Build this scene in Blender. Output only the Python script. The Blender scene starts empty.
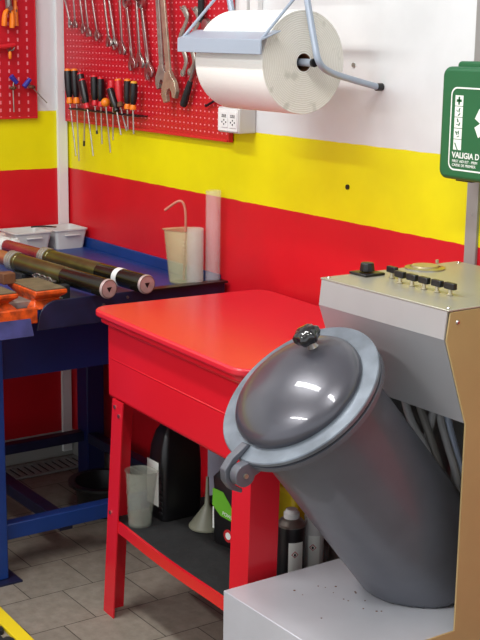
import bpy, bmesh, math, random
from mathutils import Vector, Matrix
random.seed(7)
C = bpy.context.scene.collection
PI = math.pi
V = Vector

# ------------------------------------------------------------------ camera
PITCH, YAW, ROLL, FPX = 0.218823, -0.961459, 0.013837, 1276.35
CAM = V((4.292, -2.203, 1.610))
fw = V((math.sin(YAW)*math.cos(PITCH), math.cos(YAW)*math.cos(PITCH), -math.sin(PITCH)))
r0 = V((math.cos(YAW), -math.sin(YAW), 0)); u0 = r0.cross(fw)
rt = r0*math.cos(ROLL)+u0*math.sin(ROLL); up = -r0*math.sin(ROLL)+u0*math.cos(ROLL)
cd = bpy.data.cameras.new('camera'); cam = bpy.data.objects.new('camera', cd); C.objects.link(cam)
cd.sensor_fit = 'VERTICAL'; cd.sensor_height = 36; cd.sensor_width = 27; cd.lens = FPX/640*36
m3 = Matrix((rt, up, -fw)).transposed()
cam.matrix_world = Matrix.Translation(CAM) @ m3.to_4x4()
cd.clip_start = 0.05
bpy.context.scene.camera = cam

def at(u, v, axis, val):
    """point of a real plane (axis = val) that is seen at photograph position u, v"""
    d = rt*((u-240)/FPX) + up*(-(v-320)/FPX) + fw
    return CAM + d*((val-CAM[axis])/d[axis])

# ------------------------------------------------------------------ materials
def nodes(name):
    m = bpy.data.materials.new(name); m.use_nodes = True
    nt = m.node_tree; b = nt.nodes['Principled BSDF']
    return m, nt, b
def rgb(c): # sRGB 0-255 to linear
    return tuple(((x/255)/12.92 if x/255 <= .04045 else ((x/255+.055)/1.055)**2.4) for x in c)+(1,)
def mat(name, c, rough=.5, metal=0., var=.06, scale=8., bump=0., bscale=60., trans=0., alpha=1., coat=0., c2=None, spec=.5, obj=True):
    m, nt, b = nodes(name)
    tc = nt.nodes.new('ShaderNodeTexCoord'); n = nt.nodes.new('ShaderNodeTexNoise')
    n.inputs['Scale'].default_value = scale; n.inputs['Detail'].default_value = 5
    nt.links.new(tc.outputs['Object'], n.inputs['Vector'])
    r = nt.nodes.new('ShaderNodeValToRGB'); a = rgb(c)
    lo = rgb(c2) if c2 else tuple(x*(1-var*2) for x in a[:3])+(1,)
    r.color_ramp.elements[0].color = lo; r.color_ramp.elements[1].color = a
    r.color_ramp.elements[0].position = .3; r.color_ramp.elements[1].position = .65
    nt.links.new(n.outputs['Fac'], r.inputs['Fac']); nt.links.new(r.outputs['Color'], b.inputs['Base Color'])
    b.inputs['Roughness'].default_value = rough; b.inputs['Metallic'].default_value = metal
    b.inputs['Transmission Weight'].default_value = trans; b.inputs['Alpha'].default_value = alpha
    b.inputs['Coat Weight'].default_value = coat; b.inputs['Specular IOR Level'].default_value = spec
    if bump:
        n2 = nt.nodes.new('ShaderNodeTexNoise'); n2.inputs['Scale'].default_value = bscale; n2.inputs['Detail'].default_value = 3
        nt.links.new(tc.outputs['Object'], n2.inputs['Vector'])
        bp = nt.nodes.new('ShaderNodeBump'); bp.inputs['Strength'].default_value = bump; bp.inputs['Distance'].default_value = .004
        nt.links.new(n2.outputs['Fac'], bp.inputs['Height']); nt.links.new(bp.outputs['Normal'], b.inputs['Normal'])
    return m
M = {}
M['red'] = mat('red_paint', (206, 26, 40), .22, var=.04, scale=3, bump=.05, bscale=12)
M['lidred'] = mat('red_lid_paint', (206, 34, 50), .26, var=.04, scale=3, bump=.04, bscale=10)
M['blue'] = mat('blue_paint', (18, 56, 124), .4, var=.15, scale=5)
M['dblue'] = mat('dark_blue_paint', (10, 26, 84), .45, var=.15, scale=5)
M['navy'] = mat('worn_navy_paint', (28, 32, 62), .4, var=.2, scale=20)
M['flap'] = mat('worn_violet_blue_paint', (62, 62, 118), .35, var=.3, scale=18, metal=.3)
M['white'] = mat('white_plastic', (225, 226, 224), .4, var=.02)
M['offwhite'] = mat('grey_white_plastic', (200, 200, 196), .45, var=.03)
M['traygrey'] = mat('grey_tray_plastic', (206, 206, 203), .5, var=.05)
M['black'] = mat('black_plastic', (18, 18, 20), .35, var=.1)
M['glossblack'] = mat('glossy_black_plastic', (16, 16, 18), .16, coat=.6, var=.05)
M['rubber'] = mat('black_rubber', (26, 27, 28), .75, var=.25, scale=14, bump=.5, bscale=30)
M['chrome'] = mat('chrome_steel', (185, 182, 178), .28, 1., var=.1, scale=30)
M['steel'] = mat('dull_steel', (150, 146, 138), .4, .9, var=.2, scale=25)
M['oldsteel'] = mat('worn_grey_steel', (168, 165, 155), .42, .6, var=.2, scale=25)
M['aged'] = mat('aged_yellow_steel', (196, 188, 164), .36, .7, var=.2, scale=20)
M['orange'] = mat('orange_grip', (240, 130, 20), .4, var=.05)
M['viseorange'] = mat('chipped_orange_paint', (222, 84, 16), .45, var=.2, scale=40, c2=(120, 44, 14))
M['visetop'] = mat('worn_vise_metal', (120, 112, 90), .5, .4, var=.2, scale=30)
M['redgrip'] = mat('red_grip', (205, 28, 40), .35, var=.05)
M['redyel'] = mat('yellow_grip', (225, 160, 40), .4, var=.05)
M['bluegrip'] = mat('blue_grip', (50, 50, 150), .4, var=.05)
M['brown'] = mat('brown_rust', (110, 66, 36), .7, var=.2, scale=40)
M['tank'] = mat('grey_hammered_paint', (90, 92, 100), .46, .2, var=.06, scale=14, bump=.05, bscale=60, coat=.3)
M['lidgrey'] = mat('glossy_grey_lid', (76, 76, 84), .3, .3, var=.08, scale=6, bump=.12, bscale=10, coat=.35)
M['flange'] = mat('pale_worn_flange', (130, 139, 149), .33, .5, var=.2, scale=14, c2=(100, 107, 115))
M['darkflange'] = mat('dark_gasket', (58, 60, 64), .5, var=.1)
M['hood'] = mat('grey_sheet_metal', (178, 179, 180), .38, .4, var=.03)
M['hoodlow'] = mat('darker_grey_sheet_metal', (172, 173, 176), .4, .4, var=.03)
M['boxgrey'] = mat('pale_grey_sheet_metal', (192, 194, 200), .35, .25, var=.04)
M['steelpanel'] = mat('brushed_panel_steel', (178, 175, 160), .36, .45, var=.05, scale=4)
M['tan'] = mat('tan_side_panel', (172, 148, 100), .55, .0, var=.04)
M['gold'] = mat('gold_dial', (190, 176, 140), .35, .6, var=.1)
M['cloudy'] = mat('cloudy_plastic', (214, 212, 165), .4, var=.03, alpha=.32)
M['cloudy2'] = mat('frosted_plastic', (232, 226, 224), .4, var=.03, alpha=.15)
M['cloudy3'] = mat('grey_cloudy_plastic', (160, 163, 150), .4, var=.05, alpha=.3)
M['hosered'] = mat('pinkish_hose', (196, 120, 100), .4, var=.1)
M['tubedark'] = mat('dark_olive_tube', (44, 40, 28), .24, .5, var=.3, scale=6, c2=(22, 18, 16))
M['tubeolive'] = mat('olive_tube', (92, 88, 52), .28, .6, var=.25, scale=9, c2=(50, 46, 28))
M['pinkend'] = mat('pinkish_cap', (206, 186, 184), .4, .5, var=.1, scale=60)
M['stanch'] = mat('pink_inner_tube', (168, 76, 84), .25, .6, var=.2, scale=12)
M['stanch2'] = mat('copper_inner_tube', (178, 118, 88), .3, .6, var=.2, scale=12)
M['cloth'] = mat('white_cloth', (210, 212, 208), .9, var=.1, scale=20)
M['green'] = mat('green_case_plastic', (26, 98, 56), .42, var=.04)
M['labelwhite'] = mat('label_white', (232, 236, 228), .5, var=.01)
M['lime'] = mat('lime_label', (104, 178, 44), .4, var=.05)
M['labelred'] = mat('label_red', (190, 40, 44), .4, var=.05)
M['darkred'] = mat('dark_red_can', (120, 20, 30), .35, var=.05)
M['yellowjug'] = mat('yellow_plastic', (222, 190, 30), .4, var=.05)
M['funnel'] = mat('dull_funnel_plastic', (120, 121, 104), .45, var=.1)
M['greyduct'] = mat('lavender_grey_metal', (150, 150, 166), .5, var=.04)
M['hosegrey'] = mat('grey_hose', (200, 202, 204), .45, var=.1)
M['hoseblue'] = mat('pale_blue_hose', (205, 220, 245), .4, var=.05)
M['matyellow'] = mat('yellow_rubber', (226, 200, 20), .6, var=.05)
M['brightbar'] = mat('pale_blue_metal', (160, 171, 186), .35, .2, var=.03)
M['conduit'] = mat('grey_conduit', (150, 148, 144), .5, .2, var=.06)
M['darkhole'] = mat('dark_slot', (30, 30, 32), .6)

def paper_mat():
    m, nt, b = nodes('white_paper_roll'); L = nt.links.new
    tc = nt.nodes.new('ShaderNodeTexCoord'); w = nt.nodes.new('ShaderNodeTexWave')
    w.wave_type = 'RINGS'; w.rings_direction = 'X'; w.inputs['Scale'].default_value = 60
    w.inputs['Distortion'].default_value = 2.2; w.inputs['Detail'].default_value = 2; w.inputs['Detail Scale'].default_value = .6
    L(tc.outputs['Object'], w.inputs['Vector'])
    r = nt.nodes.new('ShaderNodeValToRGB'); r.color_ramp.elements[0].color = rgb((212, 208, 197)); r.color_ramp.elements[1].color = rgb((228, 225, 216))
    L(w.outputs['Fac'], r.inputs['Fac'])
    n = nt.nodes.new('ShaderNodeTexNoise'); n.inputs['Scale'].default_value = 22; L(tc.outputs['Object'], n.inputs['Vector'])
    r2 = nt.nodes.new('ShaderNodeValToRGB'); r2.color_ramp.elements[0].position = .66; r2.color_ramp.elements[1].position = .74
    L(n.outputs['Fac'], r2.inputs['Fac'])
    mx = nt.nodes.new('ShaderNodeMixRGB'); mx.inputs[2].default_value = rgb((200, 197, 186)); L(r2.outputs['Color'], mx.inputs[0]); L(r.outputs['Color'], mx.inputs[1])
    L(mx.outputs['Color'], b.inputs['Base Color']); b.inputs['Roughness'].default_value = .9
    bp = nt.nodes.new('ShaderNodeBump'); bp.inputs['Strength'].default_value = .35; bp.inputs['Distance'].default_value = .002
    L(w.outputs['Fac'], bp.inputs['Height']); L(bp.outputs['Normal'], b.inputs['Normal'])
    return m
M['paperend'] = paper_mat()
M['paper'] = mat('white_paper', (240, 239, 232), .9, var=.01, bump=.1, bscale=200)

def wall_mat():
    """red below, yellow band, white above, grey plinth: painted bands at fixed heights"""
    m, nt, b = nodes('banded_wall_paint'); L = nt.links.new
    g = nt.nodes.new('ShaderNodeNewGeometry'); s = nt.nodes.new('ShaderNodeSeparateXYZ'); L(g.outputs['Position'], s.inputs[0])
    n = nt.nodes.new('ShaderNodeTexNoise'); n.inputs['Scale'].default_value = 18; L(g.outputs['Position'], n.inputs['Vector'])
    ma = nt.nodes.new('ShaderNodeMath'); ma.operation = 'MULTIPLY_ADD'; ma.inputs[1].default_value = .005; L(n.outputs['Fac'], ma.inputs[0]); L(s.outputs['Z'], ma.inputs[2])
    r = nt.nodes.new('ShaderNodeValToRGB'); cr = r.color_ramp; cr.interpolation = 'CONSTANT'
    cr.elements[0].color = rgb((168, 168, 162)); cr.elements[0].position = 0
    cr.elements[1].color = rgb((204, 18, 32)); cr.elements[1].position = .0945/3
    e = cr.elements.new(1.1185/3); e.color = rgb((232, 222, 2))
    e = cr.elements.new(1.3265/3); e.color = rgb((219, 222, 222))
    d = nt.nodes.new('ShaderNodeMath'); d.operation = 'DIVIDE'; d.inputs[1].default_value = 3; L(ma.outputs[0], d.inputs[0]); L(d.outputs[0], r.inputs['Fac'])
    n2 = nt.nodes.new('ShaderNodeTexNoise'); n2.inputs['Scale'].default_value = 3.5; n2.inputs['Detail'].default_value = 6; L(g.outputs['Position'], n2.inputs['Vector'])
    r2 = nt.nodes.new('ShaderNodeValToRGB'); r2.color_ramp.elements[0].color = (.88, .88, .88, 1); r2.color_ramp.elements[0].position = .35; r2.color_ramp.elements[1].position = .6
    L(n2.outputs['Fac'], r2.inputs['Fac'])
    mx = nt.nodes.new('ShaderNodeMixRGB'); mx.blend_type = 'MULTIPLY'; mx.inputs[0].default_value = 1; L(r.outputs['Color'], mx.inputs[1]); L(r2.outputs['Color'], mx.inputs[2])
    L(mx.outputs['Color'], b.inputs['Base Color']); b.inputs['Roughness'].default_value = .38
    n3 = nt.nodes.new('ShaderNodeTexNoise'); n3.inputs['Scale'].default_value = 7; n3.inputs['Detail'].default_value = 4; L(g.outputs['Position'], n3.inputs['Vector'])
    bp = nt.nodes.new('ShaderNodeBump'); bp.inputs['Strength'].default_value = .25; bp.inputs['Distance'].default_value = .01
    L(n3.outputs['Fac'], bp.inputs['Height']); L(bp.outputs['Normal'], b.inputs['Normal'])
    return m
M['wall'] = wall_mat()

def floor_mat():
    m, nt, b = nodes('grey_floor_tiles'); L = nt.links.new
    g = nt.nodes.new('ShaderNodeNewGeometry'); mp = nt.nodes.new('ShaderNodeMapping'); mp.vector_type = 'POINT'
    s = nt.nodes.new('ShaderNodeSeparateXYZ'); L(g.outputs['Position'], s.inputs[0])
    c = nt.nodes.new('ShaderNodeCombineXYZ')
    ay = nt.nodes.new('ShaderNodeMath'); ay.operation = 'ADD'; ay.inputs[1].default_value = .614+.2045*20.5
    ax = nt.nodes.new('ShaderNodeMath'); ax.operation = 'ADD'; ax.inputs[1].default_value = -1.115+.21*20
    L(s.outputs['Y'], ay.inputs[0]); L(s.outputs['X'], ax.inputs[0]); L(ay.outputs[0], c.inputs[0]); L(ax.outputs[0], c.inputs[1])
    br = nt.nodes.new('ShaderNodeTexBrick'); L(c.outputs[0], br.inputs['Vector'])
    br.inputs['Scale'].default_value = 1; br.inputs['Brick Width'].default_value = .2045; br.inputs['Row Height'].default_value = .21
    br.inputs['Mortar Size'].default_value = .0016; br.inputs['Mortar Smooth'].default_value = .1; br.offset = .5; br.offset_frequency = 2
    br.inputs['Color1'].default_value = rgb((142, 134, 122)); br.inputs['Color2'].default_value = rgb((128, 121, 110)); br.inputs['Mortar'].default_value = rgb((58, 52, 44))
    n = nt.nodes.new('ShaderNodeTexNoise'); n.inputs['Scale'].default_value = 26; n.inputs['Detail'].default_value = 8; n.inputs['Roughness'].default_value = .7; L(g.outputs['Position'], n.inputs['Vector'])
    r = nt.nodes.new('ShaderNodeValToRGB'); r.color_ramp.elements[0].color = (.62, .6, .56, 1); r.color_ramp.elements[0].position = .3; r.color_ramp.elements[1].position = .65
    L(n.outputs['Fac'], r.inputs['Fac'])
    mx = nt.nodes.new('ShaderNodeMixRGB'); mx.blend_type = 'MULTIPLY'; mx.inputs[0].default_value = .8; L(br.outputs['Color'], mx.inputs[1]); L(r.outputs['Color'], mx.inputs[2])
    L(mx.outputs['Color'], b.inputs['Base Color']); b.inputs['Roughness'].default_value = .6
    bp = nt.nodes.new('ShaderNodeBump'); bp.inputs['Strength'].default_value = .3; bp.inputs['Distance'].default_value = .003
    L(n.outputs['Fac'], bp.inputs['Height']); L(bp.outputs['Normal'], b.inputs['Normal'])
    return m
M['floor'] = floor_mat()

def peg_mat(name, horiz, px, pz, hw, hh):
    """red perforated sheet; the slots show the pale wall behind"""
    m, nt, b = nodes(name); L = nt.links.new
    tc = nt.nodes.new('ShaderNodeTexCoord'); s = nt.nodes.new('ShaderNodeSeparateXYZ'); L(tc.outputs['Object'], s.inputs[0])
    def cell(out, p, h):
        a = nt.nodes.new('ShaderNodeMath'); a.operation = 'PINGPONG'; a.inputs[1].default_value = p/2; L(out, a.inputs[0])
        c = nt.nodes.new('ShaderNodeMath'); c.operation = 'LESS_THAN'; c.inputs[1].default_value = h; L(a.outputs[0], c.inputs[0]); return c
    c1 = cell(s.outputs[horiz], px, hw); c2 = cell(s.outputs['Z'], pz, hh)
    mu = nt.nodes.new('ShaderNodeMath'); mu.operation = 'MULTIPLY'; L(c1.outputs[0], mu.inputs[0]); L(c2.outputs[0], mu.inputs[1])
    mx = nt.nodes.new('ShaderNodeMixRGB'); L(mu.outputs[0], mx.inputs[0])
    mx.inputs[1].default_value = rgb((186, 18, 34)); mx.inputs[2].default_value = rgb((222, 130, 138))
    L(mx.outputs[0], b.inputs['Base Color']); b.inputs['Roughness'].default_value = .4
    return m
M['pegmain'] = peg_mat('perforated_red_sheet', 'X', .024, .0205, .0034, .0024)
M['pegleft'] = peg_mat('slotted_red_sheet', 'Y', .036, .0275, .0032, .0062)

# ------------------------------------------------------------------ mesh helpers
def T(p=(0, 0, 0), rot=(0, 0, 0)):
    from mathutils import Euler
    return Matrix.Translation(V(p)) @ Euler(rot).to_matrix().to_4x4()
def align(d, p=(0, 0, 0), ref=None):
    """matrix whose z axis is d"""
    z = V(d).normalized(); x = V(ref) if ref else (V((0, 0, 1)) if abs(z.z) < .9 else V((1, 0, 0)))
    x = (x - z*x.dot(z)).normalized(); y = z.cross(x)
    m = Matrix((x, y, z)).transposed().to_4x4(); m.translation = V(p); return m

class MB:
    def __init__(s): s.bm = bmesh.new()
    def box(s, lo, hi, mtx=None):
        r = bmesh.ops.create_cube(s.bm, size=1)['verts']
        lo, hi = V(lo), V(hi); c = (lo+hi)/2; d = hi-lo
        for v in r:
            v.co = V((v.co.x*d.x+c.x, v.co.y*d.y+c.y, v.co.z*d.z+c.z))
            if mtx: v.co = mtx @ v.co
        return s
    def lathe(s, prof, mtx=None, n=32, cap=True):
        rings = []
        for r, z in prof:
            ring = []
            if r < 1e-6:
                p = V((0, 0, z)); v = s.bm.verts.new(mtx @ p if mtx else p); ring = [v]
            else:
                for i in range(n):
                    a = 2*PI*i/n; p = V((r*math.cos(a), r*math.sin(a), z)); ring.append(s.bm.verts.new(mtx @ p if mtx else p))
            rings.append(ring)
        for a, b in zip(rings, rings[1:]):
            for i in range(n):
                j = (i+1) % n
                if len(a) == 1 and len(b) == 1: continue
                if len(a) == 1: s.bm.faces.new((a[0], b[j], b[i]))
                elif len(b) == 1: s.bm.faces.new((a[i], a[j], b[0]))
                else: s.bm.faces.new((a[i], a[j], b[j], b[i]))
        if cap:
            if len(rings[0]) > 1: s.bm.faces.new(list(reversed(rings[0])))
            if len(rings[-1]) > 1: s.bm.faces.new(rings[-1])
        return s
    def cyl(s, p0, p1, r, r1=None, n=20):
        p0, p1 = V(p0), V(p1); L = (p1-p0).length
        return s.lathe([(r, 0), (r if r1 is None else r1, L)], align(p1-p0, p0), n)
    def prism(s, pts, mtx, h, h0=0):
        """outline pts in local xy, extruded local z from h0 to h"""
        a = [s.bm.verts.new(mtx @ V((x, y, h0))) for x, y in pts]; b = [s.bm.verts.new(mtx @ V((x, y, h))) for x, y in pts]
        n = len(pts)
        s.bm.faces.new(list(reversed(a))); s.bm.faces.new(b)
        for i in range(n): s.bm.faces.new((a[i], a[(i+1) % n], b[(i+1) % n], b[i]))
        return s
    def tube(s, pts, r, n=12, smooth=4):
        pts = [V(p) for p in pts]
        if smooth and len(pts) > 2:
            P = [pts[0]]+pts+[pts[-1]]; out = []
            for i in range(1, len(P)-2):
                for k in range(smooth):
                    t = k/smooth; a, b, c, d = P[i-1], P[i], P[i+1], P[i+2]
                    out.append(.5*((2*b)+(-a+c)*t+(2*a-5*b+4*c-d)*t*t+(-a+3*b-3*c+d)*t**3))
            pts = out+[pts[-1]]
        rings = []; ref = None
        for i, p in enumerate(pts):
            d = (pts[min(i+1, len(pts)-1)]-pts[max(i-1, 0)]).normalized()
            if ref is None: ref = V((0, 0, 1)) if abs(d.z) < .9 else V((1, 0, 0))
            x = (ref-d*ref.dot(d)).normalized(); ref = x; y = d.cross(x)
            rr = r[i*(len(r)-1)//max(1, len(pts)-1)] if isinstance(r, (list, tuple)) else r
            rings.append([s.bm.verts.new(p+x*rr*math.cos(2*PI*k/n)+y*rr*math.sin(2*PI*k/n)) for k in range(n)])
        for a, b in zip(rings, rings[1:]):
            for i in range(n): s.bm.faces.new((a[i], a[(i+1) % n], b[(i+1) % n], b[i]))
        s.bm.faces.new(list(reversed(rings[0]))); s.bm.faces.new(rings[-1])
        return s
    def sphere(s, c, r, sc=(1, 1, 1), n=16):
        vs = bmesh.ops.create_uvsphere(s.bm, u_segments=n, v_segments=n//2+2, radius=r)['verts']
        for v in vs: v.co = V((v.co.x*sc[0], v.co.y*sc[1], v.co.z*sc[2]))+V(c)
        return s
    def build(s, name, m, parent=None, bevel=0, seg=2, world=False, angle=35):
        bmesh.ops.recalc_face_normals(s.bm, faces=s.bm.faces)
        me = bpy.data.meshes.new(name); 
        inv = None
        if parent is not None and world:
            inv = (Matrix.Translation(parent.location) @ parent.rotation_euler.to_matrix().to_4x4()).inverted()
            s.bm.transform(inv)
        s.bm.to_mesh(me); s.bm.free()
        for p in me.polygons: p.use_smooth = True
        me.set_sharp_from_angle(angle=math.radians(angle))
        me.materials.append(M[m] if isinstance(m, str) else m)
        o = bpy.data.objects.new(name, me); C.objects.link(o)
        if parent is not None: o.parent = parent
        if bevel:
            md = o.modifiers.new('bevel', 'BEVEL'); md.width = bevel; md.segments = seg; md.limit_method = 'ANGLE'; md.angle_limit = math.radians(40); md.harden_normals = False
        return o
def thing(name, label, cat, loc=(0, 0, 0), rz=0, group=None):
    o = bpy.data.objects.new(name, None); C.objects.link(o); o.location = V(loc); o.rotation_euler = (0, 0, rz)
    o['label'] = label; o['category'] = cat
    if group: o['group'] = group
    return o
def tag(o, label, cat, group=None):
    o['label'] = label; o['category'] = cat
    if group: o['group'] = group
    return o
def struct(o): o['kind'] = 'structure'; return o
def recenter(o):
    """put a single-mesh thing's origin at its base centre"""
    vs = [v.co.copy() for v in o.data.vertices]
    lo = V((min(v[i] for v in vs) for i in range(3))); hi = V((max(v[i] for v in vs) for i in range(3)))
    c = V(((lo.x+hi.x)/2, (lo.y+hi.y)/2, lo.z))
    o.data.transform(Matrix.Translation(-c)); o.location = c; return o
def dup(o, loc=None, rz=None, label=None):
    c = o.copy(); C.objects.link(c)
    for ch in o.children:
        k = ch.copy(); C.objects.link(k); k.parent = c
        for g in ch.children:
            q = g.copy(); C.objects.link(q); q.parent = k
    if loc is not None: c.location = V(loc)
    if rz is not None: c.rotation_euler.z = rz
    if label: c['label'] = label
    return c
def text(body, size, mtx, name, m, parent, bold=.0, depth=.0004):
    cu = bpy.data.curves.new(name, 'FONT'); cu.body = body; cu.size = size; cu.extrude = depth; cu.offset = bold
    t = bpy.data.objects.new(name, cu); C.objects.link(t)
    dg = bpy.context.evaluated_depsgraph_get(); me = bpy.data.meshes.new_from_object(t.evaluated_get(dg))
    bpy.data.objects.remove(t); me.name = name
    me.transform(mtx); me.materials.clear(); me.materials.append(M[m])
    o = bpy.data.objects.new(name, me); C.objects.link(o); o.parent = parent
    return o
def rrect(x0, y0, x1, y1, r, n=6):
    out = []
    for cx, cy, a0 in ((x1-r, y1-r, 0), (x0+r, y1-r, 90), (x0+r, y0+r, 180), (x1-r, y0+r, 270)):
        for k in range(n+1):
            a = math.radians(a0+90*k/n); out.append((cx+r*math.cos(a), cy+r*math.sin(a)))
    return out
XZ = Matrix(((1, 0, 0, 0), (0, 0, -1, 0), (0, 1, 0, 0), (0, 0, 0, 1)))   # local x,y -> world x,z ; local z -> world -y (towards the room)
YZ = Matrix(((0, 0, 1, 0), (1, 0, 0, 0), (0, 1, 0, 0), (0, 0, 0, 1)))     # local x,y -> world y,z ; local z -> world +x

# ------------------------------------------------------------------ setting
struct(MB().box((-.1, -4.5, -.06), (6.5, .1, 0)).build('floor', 'floor'))
struct(MB().box((0, 0, 0), (6.5, .1, 3.0)).build('wall_back', 'wall'))
struct(MB().box((-.1, -4.5, 0), (0, .1, 3.0)).build('wall_left', 'wall'))
struct(MB().box((-.1, -4.5, 3.0), (6.5, .1, 3.06)).build('ceiling', 'white'))
t = MB().box((0, -.046, .84), (.014, -.008, 2.99)).box((0, -.046, .02), (.014, -.008, .84))
for z in (1.405, .555): t.cyl((.014, -.027, z), (.0155, -.027, z), .004, n=8)
struct(t.build('trim_1', 'white', bevel=.002))
t = MB().box((1.135, -.02, 1.55), (1.175, 0, 2.99)).box((1.19, -.02, 1.55), (1.23, 0, 2.99))
struct(t.build('trim_2', 'white', bevel=.003))
o = MB().box((2.092, -.008, .05), (2.13, 0, 2.99)).cyl((2.111, -.008, 1.2), (2.111, -.0095, 1.2), .004, n=8).build('trim_3', 'conduit', bevel=.002); struct(o)
# plug heads in the wall
for (u, v) in ((348, 187), (354, 65)):
    p = at(u, v, 1, 0); r = .007 if u == 348 else .006
    tag(recenter(MB().cyl(p, p+V((0, -.004, 0)), r, n=12).build('wall_plug', 'black' if u == 348 else 'oldsteel')),
        'small dark plug stuck in the yellow band of the wall' if u == 348 else 'small grey plug in the white wall beside the paper roll', 'plug')

# floor drain along the left wall
dr = thing('floor_drain', 'grey slotted metal drain grating on the floor along the left wall', 'drain', (.035, -.28, 0))
g = MB()
g.box((.0, -.30, 0), (.012, .27, .008)).box((.118, -.30, 0), (.13, .27, .008))
for k in range(20): g.box((.012, -.295+k*.029, 0), (.118, -.280+k*.029, .007))
g.build('grating', 'conduit', dr)
MB().box((.0, -.3, -.0005), (.13, .27, .0012)).build('channel', 'darkhole', dr)

# yellow edged puzzle mat
pm = thing('puzzle_floor_mat', 'yellow and black interlocking rubber floor mat edge at the bottom left', 'floor mat', (1.3, -.95, 0))
edge = [(-.4, .13), (.35, .105), (.35, .075), (-.4, .10)]
MB().prism([(-.4, .137), (.4, .107), (.4, .066), (-.4, .096)], Matrix.Identity(4), .012).build('border_strip', 'matyellow', pm, bevel=.002)
pts = [(-.4, -.25), (.4, -.25)]
xs = [.4-.02*k for k in range(41)]
prof = []
for k in range(10):
    x1 = .4-.08*k; f = lambda x: .0655+(.4-x)*.0375
    prof += [(x1, f(x1)-.026), (x1-.022, f(x1)-.026), (x1-.017, f(x1)-.013), (x1-.026, f(x1)-.004), (x1-.042, f(x1)-.002), (x1-.056, f(x1)-.006), (x1-.062, f(x1)-.014), (x1-.056, f(x1)-.026)]
MB().prism(pts+prof+[(-.4, .06)], Matrix.Identity(4), .012).build('black_tile', 'rubber', pm)

# ------------------------------------------------------------------ blue workbench
ZB = .845
wb = thing('workbench', 'blue steel workbench standing in the corner, with trays and tubes on top', 'workbench', (.55, -.9, 0))
def P(mb, name, m, par, **k): return mb.build(name, m, par, world=True, **k)
P(MB().box((.012, -2.0, ZB-.03), (1.06, -.012, ZB)), 'worktop', 'blue', wb, bevel=.003)
P(MB().box((.012, -.010, ZB-.02), (1.03, -.001, .88)), 'back_upstand', 'blue', wb, bevel=.002)
P(MB().box((.92, -2.0, .618), (.935, -.30, ZB-.03)).box((.92, -.30, .618), (.935, -.03, ZB-.03)), 'apron', 'dblue', wb)
# raised front lip with a rounded cut where the vise stands
zt, zl = .868, .785
lp = [(-.012, zl), (-.012, zt), (-.545, zt)]
for k in range(9):
    a = math.radians(90+90*k/8); lp.append((-.59+.06*math.cos(a)-.0, zt-.06+.06*math.sin(a)))
lp += [(-.655, zl)]
P(MB().prism(lp, Matrix.Translation(V((1.062, 0, 0))) @ YZ, .006), 'front_lip', 'navy', wb, bevel=.002)
P(MB().box((1.05, -.30, .864), (1.085, -.012, .87)), 'lip_edge', 'black', wb)
fl = MB(); mtx = Matrix.Identity(4)
fl.prism([(1.062, .842), (1.075, .835), (1.10, .78), (1.096, .778), (1.071, .83), (1.06, .836)], Matrix(((1, 0, 0, 0), (0, 0, 1, 0), (0, 1, 0, 0), (0, 0, 0, 1))), -.68, h0=-1.3)
P(fl, 'bent_flap', 'flap', wb)
for (y, z) in ((-.44, .838), (-.43, .823), (-.36, .852)):
    P(MB().cyl((1.068, y, z), (1.071, y, z), .0045, n=10), 'bolt', 'steel', wb)
for (x0, x1, y0, y1) in ((.89, .965, -.80, -.715), (.235, .315, -.10, -.03), (.12, .2, -1.95, -1.87), (.89, .965, -1.95, -1.87)):
    P(MB().box((x0, y0, .006), (x1, y1, ZB-.03)), 'leg', 'dblue' if x0 < .3 else 'blue', wb, bevel=.004)
    if y0 != -.10: P(MB().box((x0-.02, y0-.02, 0), (x1+.03, y1+.03, .006)), 'foot_plate', 'navy', wb)
P(MB().box((.90, -.715, .118), (.94, -.05, .168)).box((.90, -1.87, .118), (.94, -.8, .168)), 'front_rail', 'blue', wb, bevel=.003)
P(MB().box((.25, -1.9, .148), (.29, -.10, .185)), 'back_rail', 'navy', wb, bevel=.003)
P(MB().box((.315, -.10, .148), (1.0, -.06, .185)), 'side_rail', 'navy', wb, bevel=.003)
P(MB().box((.29, -.51, .09), (.90, -.465, .13)), 'cross_rail', 'navy', wb, bevel=.003)
P(MB().box((.87, -.09, .006), (.92, -.03, ZB-.03)), 'leg', 'dblue', wb, bevel=.004)

# black tub on the floor under the bench
tb = thing('plastic_tub', 'black plastic tub with a wide rim on the floor under the blue bench', 'tub', (.61, -.20, 0))
MB().lathe([(.0, .004), (.070, .004), (.078, 0), (.100, .10), (.118, .105), (.118, .115), (.096, .115), (.074, .012), (0, .012)], Matrix.Diagonal((1, 1, 1, 1)), 40).build('tub_body', 'black', tb)

# ------------------------------------------------------------------ things on the bench
# vise
vz = thing('bench_vise', 'orange bench vise with worn grey jaw tops on the front edge of the bench', 'vise', (.985, -.66, ZB))
def jaw(x0, x1, y0, y1, name, tilt=0):
    b = MB()
    # tapered body
    n = [(-.5, -.5), (.5, -.5), (.5, .5), (-.5, .5)]
    cx, cy = (x0+x1)/2, (y0+y1)/2; dx, dy = x1-x0, y1-y0
    lv = [(.92, 1.1, 0), (.86, 1.0, .008), (.66, .76, .024), (1.0, 1.0, .042), (1.0, 1.0, .054)]
    rings = [[b.bm.verts.new((cx+a*dx*sx, cy+c*dy*sy, z)) for a, c in n] for sx, sy, z in lv]
    for r1, r2 in zip(rings, rings[1:]):
        for i in range(4): b.bm.faces.new((r1[i], r1[(i+1) % 4], r2[(i+1) % 4], r2[i]))
    b.bm.faces.new(rings[0][::-1]); b.bm.faces.new(rings[-1])
    j = b.build(name, 'viseorange', vz, bevel=.003)
    MB().box((x0+.004, y0+.004, .0542), (x1-.004, y1-.004, .058)).build('jaw_top', 'visetop', j, bevel=.001)
    return j
jaw(-.1, .09, .0, .10, 'fixed_jaw')
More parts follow.
